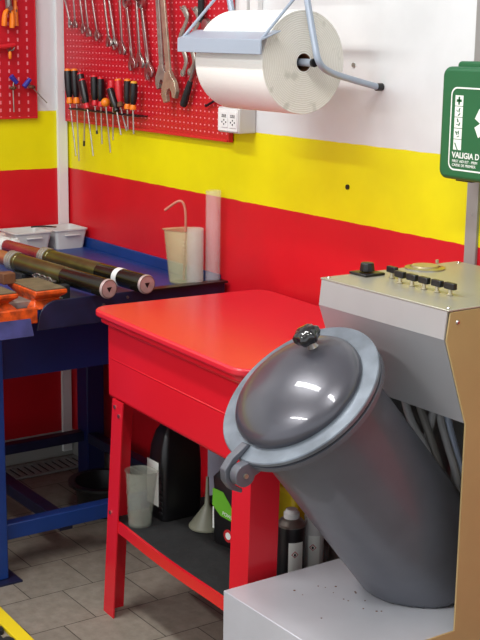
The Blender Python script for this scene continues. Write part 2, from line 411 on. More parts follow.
jaw(-.1, .085, -.19, -.05, 'moving_jaw')
MB().box((.078, -.17, -.036), (.094, .004, .01)).build('clamp_front', 'viseorange', vz, bevel=.004)
MB().box((-.04, -.19, 0), (.04, .11, .02)).build('slide_bar', 'oldsteel', vz, bevel=.002)
MB().box((-.10, -.03, .052), (-.06, .01, .085)).build('jaw_corner', 'brown', vz, bevel=.003)
MB().box((-.15, -.10, .0), (-.105, -.03, .085)).build('jaw_pad', 'bluegrip', vz, bevel=.003)
b = MB()
b.box((-.03, .125, 0), (.0, .155, .045)); b.build('back_block', 'rubber', vz, bevel=.003)
# chain draped over the bench
ch = MB()
for k in range(7):
    mm = T((.80+.018*k, -.525-.005*(k % 2), ZB+.045), (PI/2*(k % 2), 0, .3)); r_ = .011
    seg = [mm @ V((r_*1.3*math.cos(2*PI*i/10), r_*.8*math.sin(2*PI*i/10), 0)) for i in range(11)]
    ch.tube(seg, .0026, 6, 0)
ch.box((.79, -.56, ZB), (.93, -.50, ZB+.034))
tag(recenter(ch.build('steel_chain', 'steel')), 'short steel chain lying on its block between the vise and the dark tubes', 'chain')

# suspension tubes
def fork(tipuv, zc, xt, dirv, L, L2, label, inner, band):
    p = at(*tipuv, 0, xt); d = V(dirv).normalized()   # d points away from the end cap
    t = thing('fork_tube', label, 'tube', (p.x, p.y, p.z), group=None)
    R = .0275; mt = align(d)
    MB().lathe([(R-.001, .004), (R, .008), (R, L*.45), (R, L*.45)], mt, 32).build('dark_tube', 'tubedark', t)
    MB().lathe([(R, L*.45), (R+.0006, L*.46), (R, L*.97), (R+.002, L*.975), (R+.002, L)], mt, 32).build('olive_tube', 'tubeolive', t)
    c = MB().lathe([(0, -.001), (R*.9, -.001), (R+.0012, .002), (R+.0012, .007), (0, .007)], mt, 32).build('end_cap', 'pinkend', t)
    tri = [(.010*math.cos(math.radians(a)), .010*math.sin(math.radians(a))) for a in (180, 60, -60)]
    MB().prism(tri, align(-d, -d*.001), .0012).build('triangle_mark', 'black', c)
    MB().lathe([(R*.9, -.0022), (R*.98, -.0022)], mt, 32, cap=False).build('cap_ring', 'steel', c)
    cl = MB()
    for k in range(3): cl.lathe([(R+.001, L+.004+.012*k), (R+.004, L+.006+.012*k), (R+.004, L+.012+.012*k), (R+.001, L+.014+.012*k)], mt, 32)
    cl.build('clamp_collar', 'oldsteel', t)
    MB().lathe([(R-.005, L+.03), (R-.005, L+.03+L2)], mt, 28).build('inner_tube', inner, t)
    if band: MB().lathe([(R+.0008, .125), (R+.0008, .15)], mt, 32).build('white_band', 'white', t)
    return t, p, d
a0 = at(109, 289, 0, 1.14); a1 = at(18, 262, 0, .66)
t1, p1, d1 = fork((109, 289), 0, 1.14, a1-a0, (a1-a0).length, .26, 'long dark fork tube without band, nearer the vise', 'stanch2', False)
b0 = at(147, 284.5, 0, 1.14); b1 = at(50, 258, 0, .59)
t2, p2, d2 = fork((147, 284.5), 0, 1.14, b1-b0, (b1-b0).length, .30, 'long dark fork tube with a white band, farther from the vise', 'stanch', True)
Lb = (b1-b0).length
q = p2+d2*(Lb+.31)
rg = MB(); rg.sphere(q+V((.0, 0, .0)), .034, (1.0, 1.0, .9)); rg.sphere(q+V((.02, .03, .012)), .018, (1.2, 1, .7)); rg.sphere(q+V((-.02, .01, .005)), .024, (1, 1.1, .8))
for v in rg.bm.verts: v.co += V((random.uniform(-1, 1), random.uniform(-1, 1), random.uniform(-1, 1)))*.003
tag(recenter(rg.build('cloth_rag', 'cloth')), 'white rag wrapped around the far end of the banded fork tube', 'rag')
# supports under the tubes
for (mid, dd, LL, lab) in ((p1, d1, (a1-a0).length, 'short dark block propping up the unbanded fork tube'), (p2, d2, Lb, 'short dark block propping up the banded fork tube')):
    s = mid+dd*LL*.93; h = s.z-.0255-ZB
    if h > .01: tag(recenter(MB().box((s.x-.03, s.y-.025, ZB), (s.x+.03, s.y+.025, ZB+h)).build('support_block', 'rubber', bevel=.003)), lab, 'block')

# grey trays
def tray(x0, x1, y0, y1, label):
    cx, cy = (x0+x1)/2, (y0+y1)/2; t = thing('plastic_tray', label, 'tray', (cx, cy, ZB), group='grey trays in the corner')
    dx, dy = (x1-x0)/2, (y1-y0)/2; b = MB(); h = .072
    lv = [(.82, 0, 0), (.96, h-.006, 0), (1.02, h-.004, 0), (1.02, h, 0), (.93, h, 0), (.80, .004, 0)]
    rings = []
    for s_, z, _ in lv:
        rings.append([b.bm.verts.new((x, y, z)) for x, y in rrect(-dx*s_, -dy*s_, dx*s_, dy*s_, .012, 4)])
    for a, c in zip(rings, rings[1:]):
        n = len(a)
        for i in range(n): b.bm.faces.new((a[i], a[(i+1) % n], c[(i+1) % n], c[i]))
    b.bm.faces.new(rings[0][::-1]); b.bm.faces.new(rings[-1])
    b.build('tray_body', 'traygrey', t)
    MB().box((dx*.98, -.03, h-.024), (dx*.98+.006, .03, h-.018)).build('grip_tab', 'traygrey', t, bevel=.002)
    return t
tray(.035, .175, -.145, -.012, 'right one of two pale grey plastic trays, against the back wall')
tray(.035, .18, -.305, -.158, 'left one of two pale grey plastic trays, behind the fork tubes')
sp = thing('small_clamp', 'small dark metal clip lying across the rims of the two grey trays', 'clip', (.09, -.151, ZB+.0725))
MB().tube([(-.02, -.04, .003), (0, -.01, .006), (.01, .02, .004), (.02, .035, .003)], .003, 8).build('clip_wire', 'rubber', sp)
MB().sphere((.02, .035, .003), .005, (1.4, 1.6, .6)).build('clip_end', 'brown', sp)
bt = thing('round_container', 'grey round plastic container at the left edge behind the tubes', 'container', (.15, -.385, ZB))
MB().lathe([(0, 0), (.05, 0), (.056, .004), (.06, .06), (.052, .075), (.02, .08), (0, .08)], None, 32).build('container_body', 'traygrey', bt)

# measuring jug with hose
jg = thing('measuring_jug', 'cloudy graduated measuring jug with spout and a bent hose inside', 'jug', (.925, -.064, ZB))
h = .165; b = MB()
b.lathe([(0, 0), (.052, 0), (.054, .003), (.050, h), (.054, h+.004), (.052, h+.004), (.048, h), (.052, .005), (0, .005)], None, 36)
for v in b.bm.verts:   # spout towards the left
    if v.co.z > h*.8:
        a = math.atan2(v.co.y, v.co.x); k = max(0, math.cos(a-math.radians(-130)))**6*(v.co.z-h*.8)/(h*.2)
        v.co.x += math.cos(math.radians(-130))*.022*k; v.co.y += math.sin(math.radians(-130))*.022*k
b.build('jug_body', 'cloudy', jg)
b = MB()
for k in range(9): b.lathe([(.0402, .02+.01*k), (.0404, .0208+.01*k)], None, 36, cap=False)
b2 = MB()
for k in range(10):
    for dz in (0,): b2.prism([(-.004 if k % 2 else -.007, 0), (.007, 0), (.007, .0009), (-.004, .0009)], align(V((.75, -.66, 0)), V((.75, -.66, 0)).normalized()*.0525+V((0, 0, .02+.013*k)), ref=(.66, .75, 0)), .0008)
b.bm.free(); b2.build('graduation_marks', 'oldsteel', jg)
b = MB(); b.tube([(.045, .075, .0), (.045, .075, .115), (.04, .065, .11)], .003, 8)
b.bm.free()
MB().tube([(.01, -.015, .01), (.012, -.012, .12), (.012, -.01, .21), (.006, -.014, .25), (-.008, -.026, .258), (-.04, -.055, .228)], .0042, 10).build('bent_hose', 'hosered', jg)
c1 = thing('graduated_cylinder', 'shorter frosted plastic measuring cylinder in front of the jug', 'measuring cylinder', (1.035, -.101, ZB), group='measuring cylinders on the bench')
MB().lathe([(0, 0), (.026, 0), (.026, .19), (.025, .19), (.024, .004), (0, .004)], None, 32).build('cylinder_wall', 'cloudy2', c1)
c2 = thing('graduated_cylinder', 'tallest frosted plastic measuring cylinder, right of the jug', 'measuring cylinder', (1.038, -.038, ZB), group='measuring cylinders on the bench')
MB().lathe([(0, 0), (.0235, 0), (.0235, .302), (.0225, .302), (.0215, .004), (0, .004)], None, 32).build('cylinder_wall', 'cloudy2', c2)

# ------------------------------------------------------------------ red parts washer
RZ = math.radians(-3)
pw = thing('parts_washer', 'red steel parts washer cabinet with closed lid, shelf and four legs', 'parts washer', (1.255, -.588, 0), RZ)
W, D = .79, .568    # along x, along y in the local frame
lid = MB(); lid.prism(rrect(0, 0, W, D, .055, 8), Matrix.Identity(4), .882, h0=.862); lid.build('lid', 'lidred', pw, bevel=.006, seg=3)
lid2 = MB(); lid2.prism(rrect(.012, .012, W-.012, D-.01, .05, 8), Matrix.Identity(4), .861, h0=.846); lid2.build('lid_skirt', 'red', pw, bevel=.003)
b = MB()
x0, x1, y0, y1 = .04, W-.006, .034, D-.02
b.box((x0, y0, .632), (x1, y1, .845))
b.build('tank_body', 'red', pw, bevel=.012, seg=3)
MB().box((x0+.02, y0-.001, .744), (x1-.02, y0+.01, .750)).build('pressed_ridge', 'red', pw, bevel=.0025)
# splayed L-section legs
def leg(cx, cy, sx, sy, zt=.64, spx=.05, spy=.012, w=.062):
    b = MB(); th = .004
    # front/back flange
    def sl(pts):   # pts at top and bottom
        top = [(cx+x, cy+y) for x, y in pts]; bot = [(cx+x-sx*spx, cy+y-sy*spy) for x, y in pts]
        a = [b.bm.verts.new((x, y, 0.0)) for x, y in bot]; c = [b.bm.verts.new((x, y, zt)) for x, y in top]
        n = len(a); b.bm.faces.new(a[::-1]); b.bm.faces.new(c)
        for i in range(n): b.bm.faces.new((a[i], a[(i+1) % n], c[(i+1) % n], c[i]))
    sl([(0, 0), (sx*w, 0), (sx*w, sy*th), (sx*th, sy*th), (sx*th, sy*w), (0, sy*w)])
    o = b.build('leg', 'red', pw)
    for zz in (.62, .60, .31):
        k = (zt-zz)/zt
        MB().cyl((cx+sx*(.018 if zz != .60 else .044)-sx*spx*k, cy-sy*spy*k-sy*.003, zz), (cx+sx*(.018 if zz != .60 else .044)-sx*spx*k, cy-sy*spy*k+sy*.001, zz), .0055, n=8).build('bolt', 'chrome', o)
leg(.088, .026, 1, 1, spx=.045); leg(W+.002, .030, -1, 1, spx=0.0, w=.08); leg(.088, D-.03, 1, -1); leg(W+.002, D-.03, -1, -1, spx=0)
# shelf: sagging front beam, tray, mat
b = MB(); N = 14
for k in range(N):
    t0, t1 = k/N, (k+1)/N; sag = lambda t: -.006*math.sin(PI*min(1, max(0, (t-.12)/.7)))
    a = .07+t0*(W-.09); c = .07+t1*(W-.09)
    vs = [b.bm.verts.new(p) for p in ((a, .022, .262+sag(t0)), (c, .022, .262+sag(t1)), (c, .022, .294+sag(t1)), (a, .022, .294+sag(t0)), (a, .03, .262+sag(t0)), (c, .03, .262+sag(t1)), (c, .03, .294+sag(t1)), (a, .03, .294+sag(t0)))]
    for f in ((0, 1, 2, 3), (5, 4, 7, 6), (3, 2, 6, 7), (1, 0, 4, 5)): b.bm.faces.new([vs[i] for i in f])
bmesh.ops.remove_doubles(b.bm, verts=b.bm.verts, dist=.0001)
b.build('shelf_lip', 'red', pw)
MB().box((.045, .03, .27), (W-.012, D-.03, .279)).build('shelf', 'red', pw)
MB().box((.05, .033, .28), (W-.02, D-.035, .287)).build('shelf_mat', 'rubber', pw, bevel=.002)
da, db = at(207, 515, 1, -.17), at(224, 512, 1, -.17)
P(MB().box((da.x, -.17, da.z), (db.x, -.13, .632)), 'drain_duct', 'greyduct', pw, bevel=.002)
ZS = .288

# beaker on shelf
bk = thing('measuring_beaker', 'cloudy grey measuring beaker with a spout at the left front of the shelf', 'beaker', (1.412, -.522, ZS))
b = MB(); h = .158
b.lathe([(0, 0), (.030, 0), (.032, .003), (.038, h-.003), (.041, h), (.039, h), (.036, h-.003), (.030, .006), (0, .006)], None, 36)
for v in b.bm.verts:
    if v.co.z > h*.8:
        a = math.atan2(v.co.y, v.co.x); k = max(0, math.cos(a-math.radians(40)))**8*(v.co.z-h*.8)/(h*.2)
        v.co.x += math.cos(math.radians(40))*.016*k; v.co.y += math.sin(math.radians(40))*.016*k
b.build('beaker_body', 'cloudy3', bk)
# black oil jug
oj = thing('oil_canister', 'large black plastic oil canister with a white side label, behind the beaker', 'canister', (1.396, -.397, ZS), .0)
b = MB()
lv = [(.94, 0), (1, .008), (1, .16), (.93, .21), (.74, .25), (.5, .272)]
rings = []
for s_, z in lv:
    off = 0 if z < .2 else (z-.2)*.25
    rings.append([b.bm.verts.new((x, y, z)) for x, y in rrect(-.044*s_, -.066*s_, .044*s_, .066*s_, .018*s_, 5)])
for a, c in zip(rings, rings[1:]):
    n = len(a)
    for i in range(n): b.bm.faces.new((a[i], a[(i+1) % n], c[(i+1) % n], c[i]))
b.bm.faces.new(rings[0][::-1]); b.bm.faces.new(rings[-1])
b.build('canister_body', 'black', oj, angle=50)
b = MB(); 
for k in range(8): b.box((.024, -.0685, .02+.016*k), (.040, -.065, .028+.016*k))
b.build('grip_ribs', 'black', oj, bevel=.002)
MB().cyl((.02, 0, .272), (.02, 0, .295), .02).build('cap', 'black', oj)
MB().box((-.04, -.0672, .04), (.020, -.0662, .168)).build('label', 'labelwhite', oj)
# funnel upside down
fn = thing('funnel', 'dull grey-green plastic funnel standing mouth down on the black mat', 'funnel', (1.528, -.375, ZS))
MB().lathe([(.049, 0), (.051, .002), (.051, .006), (.048, .009), (.015, .056), (.008, .066), (.0055, .10), (.0038, .145), (.003, .145), (.004, .10), (.006, .066), (.012, .054), (.045, .009)], None, 32, cap=False).build('funnel_cone', 'funnel', fn)
# green and black bottle
gb = thing('additive_bottle', 'black bottle with lime green label beside the right front leg', 'bottle', (1.668, -.378, ZS), math.radians(8))
b = MB()
lv = [(.95, 0), (1, .006), (1, .15), (.9, .18), (.6, .198), (.36, .204)]
rings = [[b.bm.verts.new((x-(.02 if z > .16 else 0)*.6, y, z)) for x, y in rrect(-.055*s_, -.035*s_, .055*s_, .035*s_, .014*s_, 5)] for s_, z in lv]
for a, c in zip(rings, rings[1:]):
    n = len(a)
    for i in range(n): b.bm.faces.new((a[i], a[(i+1) % n], c[(i+1) % n], c[i]))
b.bm.faces.new(rings[0][::-1]); b.bm.faces.new(rings[-1])
b.build('bottle_body', 'black', gb, angle=50)
MB().lathe([(.016, .204), (.016, .228), (0, .228)], Matrix.Translation(V((.0, 0, 0))), 20).build('cap', 'black', gb)
lb = MB().prism([(-.052, .105), (-.02, .082), (.05, .075), (.02, .12), (-.01, .15), (-.05, .152)], XZ, .0362, h0=.0352).build('green_label', 'lime', gb)
MB().prism([(-.05, .04), (-.044, .04), (-.046, .10), (-.05, .10)], XZ, .0362, h0=.0352).build('label_stripe', 'labelwhite', gb)
text('POWER', .014, Matrix.Translation(V((-.012, -.0362, .088))) @ XZ @ Matrix.Rotation(math.radians(-8), 4, 'Z'), 'label_text', 'labelwhite', gb)
b = MB().prism([(.018*math.cos(2*PI*i/20), .018*math.sin(2*PI*i/20)) for i in range(20)], Matrix.Translation(V((.012, 0, .034))) @ XZ, .0362, h0=.0352); b.build('round_mark', 'labelred', gb)
b = MB().prism([(.010*math.cos(2*PI*i/16), .010*math.sin(2*PI*i/16)) for i in range(16)], Matrix.Translation(V((.012, 0, .034))) @ XZ, .0368, h0=.036); b.build('mark_centre', 'labelwhite', gb)

# spray cans at the right end of the shelf
def can(x, y, label, r, h, bodym, dometop, cap, lower, z0=ZS):
    t = thing('spray_can', label, 'spray can', (x, y, z0), group='spray cans beside the right leg')
    MB().lathe([(r-.003, 0), (r, .003), (r, h), (r-.001, h+.001)], None, 28).build('can_body', bodym, t)
    MB().lathe([(r+.0012, h), (r+.0015, h+.004), (r-.002, h+.006), (r*.8, h+.014), (r*.55, h+.019), (r*.5, h+.020)], None, 28).build('can_dome', dometop, t)
    MB().lathe([(r*.56, h+.019), (r*.56, h+.032), (r*.46, h+.035), (r*.4, h+.041), (0, h+.041)], None, 20).build('spray_cap', cap, t)
    if lower:
        lw, col = lower; a0, a1 = lw
        b = MB(); n = 10; R2 = r+.0006
        top = [(R2*math.cos(a0+(a1-a0)*i/n), R2*math.sin(a0+(a1-a0)*i/n)) for i in range(n+1)]
        A = [b.bm.verts.new((x_, y_, .006)) for x_, y_ in top]; B = [b.bm.verts.new((x_, y_, .115)) for x_, y_ in top]
        for i in range(n): b.bm.faces.new((A[i], A[i+1], B[i+1], B[i]))
        w = b.build('label_panel', col, t)
        am = (a0+a1)/2-.1; c = V((math.cos(am), math.sin(am), 0)); mm = align(c, c*(R2+.0003)+V((0, 0, .085)), ref=(0, 0, 1))
        d = MB(); s_ = .009; d.prism([(s_, 0), (0, s_), (-s_, 0), (0, -s_)], mm, .0004); d.build('hazard_diamond', 'labelred', t)
        d = MB(); s_ = .0068; d.prism([(s_, 0), (0, s_), (-s_, 0), (0, -s_)], mm, .0008); d.build('diamond_fill', 'labelwhite', t)
        d = MB(); d.prism([(.004, 0), (.0, .003), (-.004, .0015), (-.004, -.0015), (0, -.003)], mm, .0011); d.build('flame_mark', 'black', t)
    return t
va = math.atan2(-1.85, 2.35)
can(1.942, -.40, 'dark spray can with grey cap and white label, nearest the red leg', .035, .15, 'black', 'steel', 'traygrey', ((va-.15, va+.95), 'labelwhite'))
can(1.945, -.33, 'silver-white spray can, second from the red leg', .0245, .155, 'offwhite', 'offwhite', 'white', ((va-.6, va+.6), 'labelwhite'))
can(1.965, -.265, 'dull silver spray can, farthest right, half hidden by the grey tank', .0265, .15, 'steel', 'steel', 'traygrey', None)
yc = thing('yellow_canister', 'yellow plastic canister at the back of the shelf behind the spray cans', 'canister', (1.70, -.20, ZS))
MB().box((-.06, -.045, 0), (.05, .045, .14)).build('canister_body', 'yellowjug', yc, bevel=.015, seg=3)
MB().cyl((.0, 0, .14), (.0, 0, .16), .02).build('cap', 'yellowjug', yc)

# ------------------------------------------------------------------ machine with control box and tilted tank
mc = thing('blasting_machine', 'grey metal machine with knobs on its control box and a tilted lidded tank', 'machine', (2.31, -.3, 0))
X0, X1 = 2.118, 2.52
# base box
b = MB(); b.box((X0-.03, -.70, .0), (X1-.004, -.03, .394)); P(b, 'base_box', 'boxgrey', mc, bevel=.002)
sp_ = MB()
for k in range(16):
    x = random.uniform(X0+.03, X1-.1); y = random.uniform(-.67, -.4); sp_.cyl((x, y, .394), (x, y, .3946), random.uniform(.0012, .0028), n=8)
P(sp_, 'dirt_spots', 'brown', mc)['kind'] = 'stuff'
# tan side panel, one sheet
pan = [(-.70, 0), (-.03, 0), (-.05, 1.087), (-.465, 1.087), (-.473, 1.03), (-.408, .848), (-.408, .396), (-.70, .396)]
P(MB().prism(pan, Matrix.Translation(V((X1-.001, 0, 0))) @ YZ, .004), 'side_panel', 'tan', mc, bevel=.0008)
P(MB().prism(pan, Matrix.Translation(V((X0-.003, 0, 0))) @ YZ, .003) if False else MB().prism([(-.2, .39), (-.03, .39), (-.05, 1.08), (-.46, 1.08), (-.468, 1.03), (-.41, .865), (-.36, .6), (-.2, .6)], Matrix.Translation(V((X0, 0, 0))) @ YZ, .004), 'left_panel', 'hoodlow', mc)
# control box faces
hy = [(-.455, 1.08), (-.462, 1.022), (-.408, .862)]
def slab(p0, p1, th, x0, x1, name, m):
    (ya, za), (yb, zb) = p0, p1; n = V((0, zb-za, -(yb-ya))).normalized()*th
    b = MB(); pts = [(ya, za), (yb, zb), (yb+n.y, zb+n.z), (ya+n.y, za+n.z)]
    b.prism(pts, Matrix.Translation(V((x0, 0, 0))) @ YZ, x1-x0); return P(b, name, m, mc)
def face(y0, z0, y1, z1, name, m):
    b = MB(); b.prism([(y0, z0), (y1, z1), (y1+.004, z1), (y0+.004, z0)], Matrix.Translation(V((X0+.004, 0, 0))) @ YZ, X1-X0-.006); return P(b, name, m, mc)
face(-.470, 1.089, -.476, 1.032, 'hood_front', 'hood'); face(-.476, 1.032, -.408, .850, 'hood_underside', 'hoodlow')
P(MB().box((X0, -.471, 1.088), (X1+.003, -.055, 1.092)), 'control_panel', 'steelpanel', mc, bevel=.0012)
P(MB().box((X0+.02, -.06, .394), (X1-.01, -.052, 1.085)), 'rear_plate', 'conduit', mc)
P(MB().box((X0+.01, -.40, .856), (X1-.01, -.05, .860)), 'inner_tray', 'darkhole', mc)
for (x, y) in ((X0+.012, -.457), (X1-.012, -.457), (X1-.012, -.068), (X0+.02, -.068)): P(MB().lathe([(0, .003), (.003, .003), (.005, 0)], Matrix.Translation(V((x, y, 1.092))), 10), 'screw', 'chrome', mc)
P(MB().lathe([(0, .003), (.003, .003), (.005, 0)], align((1, 0, 0), (X1+.003, -.445, 1.065)), 10), 'screw', 'chrome', mc)
# knobs
for k, (u, v) in enumerate([(392, 278), (400, 283), (412, 286), (424, 289), (437, 292), (450, 295)]):
    p = at(u, v, 2, 1.093)
    kn = P(MB().cyl(p, p+V((0, 0, .013)), .0045, n=12).cyl(p, p+V((0, 0, .003)), .007, n=12), 'valve_knob', 'aged', mc)
    kb = MB(); kb.box((-.015, -.006, .012), (.015, .006, .026), T(p, (0, 0, math.radians(-4)))); P(kb, 'knob_cap', 'black', mc, bevel=.002).parent = mc
# main switch
p = at(367, 274, 2, 1.093)
sw = P(MB().box((p.x-.029, p.y-.029, 1.092), (p.x+.029, p.y+.029, 1.098)), 'switch_base', 'black', mc, bevel=.002)
b = MB(); b.lathe([(.017, 0), (.017, .006), (.015, .018), (.013, .019), (0, .019)], Matrix.Translation(V((p.x, p.y, 1.100))), 10); P(b, 'switch_knob', 'black', mc, bevel=.001)
# dial
p = at(425, 268, 2, 1.093)
P(MB().lathe([(.047, 0), (.047, .003), (.036, .005), (.036, .003), (0, .003)], Matrix.Translation(V((p.x, p.y, 1.092))), 40), 'dial_rim', 'chrome', mc)
P(MB().lathe([(.033, 0), (.031, .006), (.0, .007)], Matrix.Translation(V((p.x, p.y, 1.094))), 40), 'dial_face', 'gold', mc)
p2_ = at(437, 263, 2, 1.093); P(MB().cyl(p2_, p2_+V((0, 0, .008)), .004, n=8), 'pin', 'gold', mc)
# hoses behind the tank
def hz(pts, r, m): P(MB().tube(pts, r, 10), 'hose', m, mc)
hp = [((405, 400), (413, 425), (428, 455)), ((420, 405), (428, 430), (440, 470)), ((433, 412), (426, 440), (415, 460)), ((440, 415), (446, 440), (455, 470)), ((448, 420), (454, 445), (460, 470)), ((420, 455), (438, 470), (450, 485)), ((410, 415), (430, 450), (445, 478))]
for i, tr in enumerate(hp):
    ys = -.33+.02*i
    pts = [at(u, v, 1, ys) for u, v in tr]; d0 = (pts[0]-pts[1]).normalized(); 
    pts = [pts[0]+V((0, 0, .05))]+pts+[pts[-1]+V((.0, .03, -.10))]
    for q in pts: q.x = min(q.x, X1-.012); q.x = max(q.x, X0+.02)
    hz(pts, .009, 'hoseblue' if i == 4 else ('hosegrey' if i not in (1, 6) else 'conduit'))
# tank
TH = math.radians(40); tc = V((2.302, -.662, .897)); ax = V((0, -math.sin(TH), math.cos(TH)))
mt = align(ax, tc, ref=(1, 0, 0)); R = .182; RB = .143
Lk = .625
b = MB(); b.lathe([(0, -Lk)]+[(r_*.01, -Lk) for r_ in range(1, 11)]+[(RB-.03, -Lk), (RB-.005, -Lk+.012), (RB+.006, -Lk+.035)]+[(RB+.010-.010*k/40, -Lk+.05+(Lk-.07)*k/40) for k in range(41)]+[(RB-.01, -.012)], mt, 160)
for v in b.bm.verts:     # the tank is cut level where it sits on the base box
    if v.co.z < .395: v.co.z = .395
    if v.co.y > -.10: v.co.y = -.10
tk = P(b, 'tank', 'tank', mc, angle=60)
def S(mb, name, m, **k):
    o = mb.build(name, m, None, **k); o.parent = tk; o.location = -mc.location; return o
S(MB().lathe([(RB-.004, -.024), (R-.004, -.024), (R, -.022), (R, -.012), (R-.002, -.011), (RB-.004, -.011)], mt, 72), 'tank_rim', 'tank', bevel=0)
S(MB().lathe([(RB-.01, -.011), (R-.005, -.011), (R-.005, -.007), (RB-.01, -.007)], mt, 72), 'gasket', 'darkflange')
S(MB().lathe([(0, -.006), (R-.001, -.006), (R+.001, -.004), (R+.001, .003), (R-.001, .005), (.142, .006), (0, .006)], mt, 72), 'lid_flange', 'flange')
dm = [(.144, .004), (.146, .010), (.145, .017), (.139, .026), (.128, .034), (.108, .043), (.085, .051), (.055, .057), (.025, .060), (0, .061)]
S(MB().lathe(dm, mt, 72), 'lid', 'lidgrey', angle=60)
# knob on the lid: star shaped
mk = mt @ T((-.006, .079, -.008), (math.radians(-8), 0, 0))
S(MB().lathe([(.014, .052), (.009, .064), (.009, .076)], mk, 16), 'lid_knob_stem', 'chrome')
b = MB(); N = 60; rings = []
for (rr, z) in ((.012, .074), (.024, .079), (.028, .088), (.027, .097), (.018, .104), (.006, .106)):
    rings.append([b.bm.verts.new(mk @ V(((rr*(1+(.085*math.cos(6*2*PI*i/N) if rr > .01 else 0)))*math.cos(2*PI*i/N), (rr*(1+(.085*math.cos(6*2*PI*i/N) if rr > .01 else 0)))*math.sin(2*PI*i/N), z))) for i in range(N)])
for a, c in zip(rings, rings[1:]):
    for i in range(N): b.bm.faces.new((a[i], a[(i+1) % N], c[(i+1) % N], c[i]))
b.bm.faces.new(rings[0][::-1]); b.bm.faces.new(rings[-1])
S(b, 'lid_knob', 'glossblack', angle=60)
# hinge at the lid's left front edge
S_ = -1
ha = math.radians(270)     # direction around the rim, local frame x = world x
def loc(a, r, z): return mt @ V((r*math.cos(a), r*math.sin(a), z))
hd = (loc(ha, 1, 0)-loc(ha, 0, 0)).normalized(); tn = ax.cross(hd).normalized()
hm = Matrix((hd, ax, tn)).transposed().to_4x4(); hm.translation = tc   # local x outwards, y along axis, z tangential
arm = [(R-.035, .006), (R-.03, .015), (R+.012, .020), (R+.04, .014), (R+.054, -.006), (R+.056, -.030), (R+.044, -.056), (R+.037, -.051), (R+.043, -.030), (R+.037, -.012), (R+.022, .002), (R, .006)]
S(MB().prism(arm, hm, -.006, h0=-.026), 'hinge_arm', 'tank', bevel=.002)
ey = [(R-.03, -.012), (R+.02, -.012)]
pc = (R+.022, -.014)
pts = [(R-.05, -.022)]+[(pc[0]+.024*math.cos(math.radians(a)), pc[1]+.024*math.sin(math.radians(a))) for a in range(110, -131, -20)]+[(R-.05, -.05)]
S(MB().prism(pts, hm, .020, h0=-.003), 'hinge_eye', 'tank', bevel=.002)
pv = lambda z: hm @ V((pc[0], pc[1], z))
S(MB().cyl(pv(-.030), pv(.024), .005, n=12), 'hinge_pin', 'aged')

# ------------------------------------------------------------------ paper roll and its holder
rx0, rx1, ry, rz_ = 1.455, 1.752, -.25, 1.549
RR = .1265
pr = thing('paper_roll', 'large white industrial paper roll hanging on the wall holder', 'paper roll', (rx0, ry, rz_))
MB().lathe([(.022, 0), (RR-.002, 0), (RR, .003), (RR, rx1-rx0-.003), (RR-.002, rx1-rx0), (.022, rx1-rx0)], align((1, 0, 0)), 72, cap=False).build('paper_body', 'paper', pr)
b = MB(); 
b.lathe([(RR-.001, rx1-rx0+.0006), (.024, rx1-rx0+.0006)], align((1, 0, 0)), 72, cap=False)
b.build('roll_end', 'paperend', pr)
b = MB(); b.lathe([(RR-.001, -.0006), (.024, -.0006)], align((1, 0, 0)), 72, cap=False); b.build('roll_end', 'paperend', pr)
MB().lathe([(.024, .001), (.024, rx1-rx0-.001), (.021, rx1-rx0-.001), (.021, .001)], align((1, 0, 0)), 24, cap=False).build('core', 'brown', pr)
hd_ = thing('roll_holder', 'grey tubular steel wall holder carrying the white paper roll', 'holder', (1.56, 0, 1.45))
def side(x, foot):
    pts = [(foot, -.012, 1.487), (foot-.005, -.05, 1.493), (foot-.02, -.17, 1.515), (x+.04, -.222, 1.523), (x+.025, -.25, 1.543), (x+.01, -.25, 1.60), (x-.0, -.235, 1.68), (x-.01, -.2, 1.80), (x-.01, -.15, 1.93)]
    P(MB().tube(pts, .010, 14, 5), 'side_tube', 'brightbar', hd_)
    P(MB().cyl((foot, -.0005, 1.487), (foot, -.014, 1.487), .0115), 'end_plug', 'black', hd_)
# right and left side frames, drawn from what is seen of them
fr = [at(378, 87, 1, -.015), at(350, 79, 1, -.12), at(330, 72, 1, -.20), at(319, 62, 1, -.245), at(314, 40, 1, -.25), at(308, 5, 1, -.25)]
d = (fr[-1]-fr[-2]).normalized(); fr.append(fr[-1]+d*.12); 
P(MB().tube(fr, .0085, 14, 5), 'side_tube', 'brightbar', hd_)
P(MB().cyl(fr[0]+V((.0, .013, 0)), fr[0]+V((0, -.006, 0)), .0098), 'end_plug', 'black', hd_)
shift = V((rx0-rx1-.035, 0, 0))
P(MB().tube([q+shift for q in fr], .0085, 14, 5), 'side_tube', 'brightbar', hd_)
P(MB().cyl(fr[0]+shift+V((.0, .013, 0)), fr[0]+shift+V((0, -.006, 0)), .0098), 'end_plug', 'black', hd_)
P(MB().cyl(fr[-1], fr[-1]+shift, .0085), 'top_tube', 'brightbar', hd_)
P(MB().cyl((rx0-.03, ry, rz_), (rx1+.038, ry, rz_), .0095), 'spindle', 'brightbar', hd_)
P(MB().cyl((rx1+.037, ry, rz_), (rx1+.044, ry, rz_), .0105), 'spindle_plug', 'black', hd_)
bl, brr = at(179, 40, 1, -.40), at(262, 45, 1, -.40)
zb = (bl.z+brr.z)/2
P(MB().prism([(-.405, zb-.026), (-.400, zb-.026), (-.400, zb+.006), (-.345, zb+.028), (-.345, zb+.031), (-.405, zb+.009)], Matrix.Translation(V((bl.x, 0, 0))) @ YZ, brr.x-bl.x), 'tear_bar', 'brightbar', hd_, bevel=.001)
for e, xx in ((bl, bl.x+.008), (brr, brr.x-.012)):
    P(MB().cyl((xx, -.395, zb+.008), (xx, -.235, zb+.17), .004), 'swing_rod', 'brightbar', hd_)

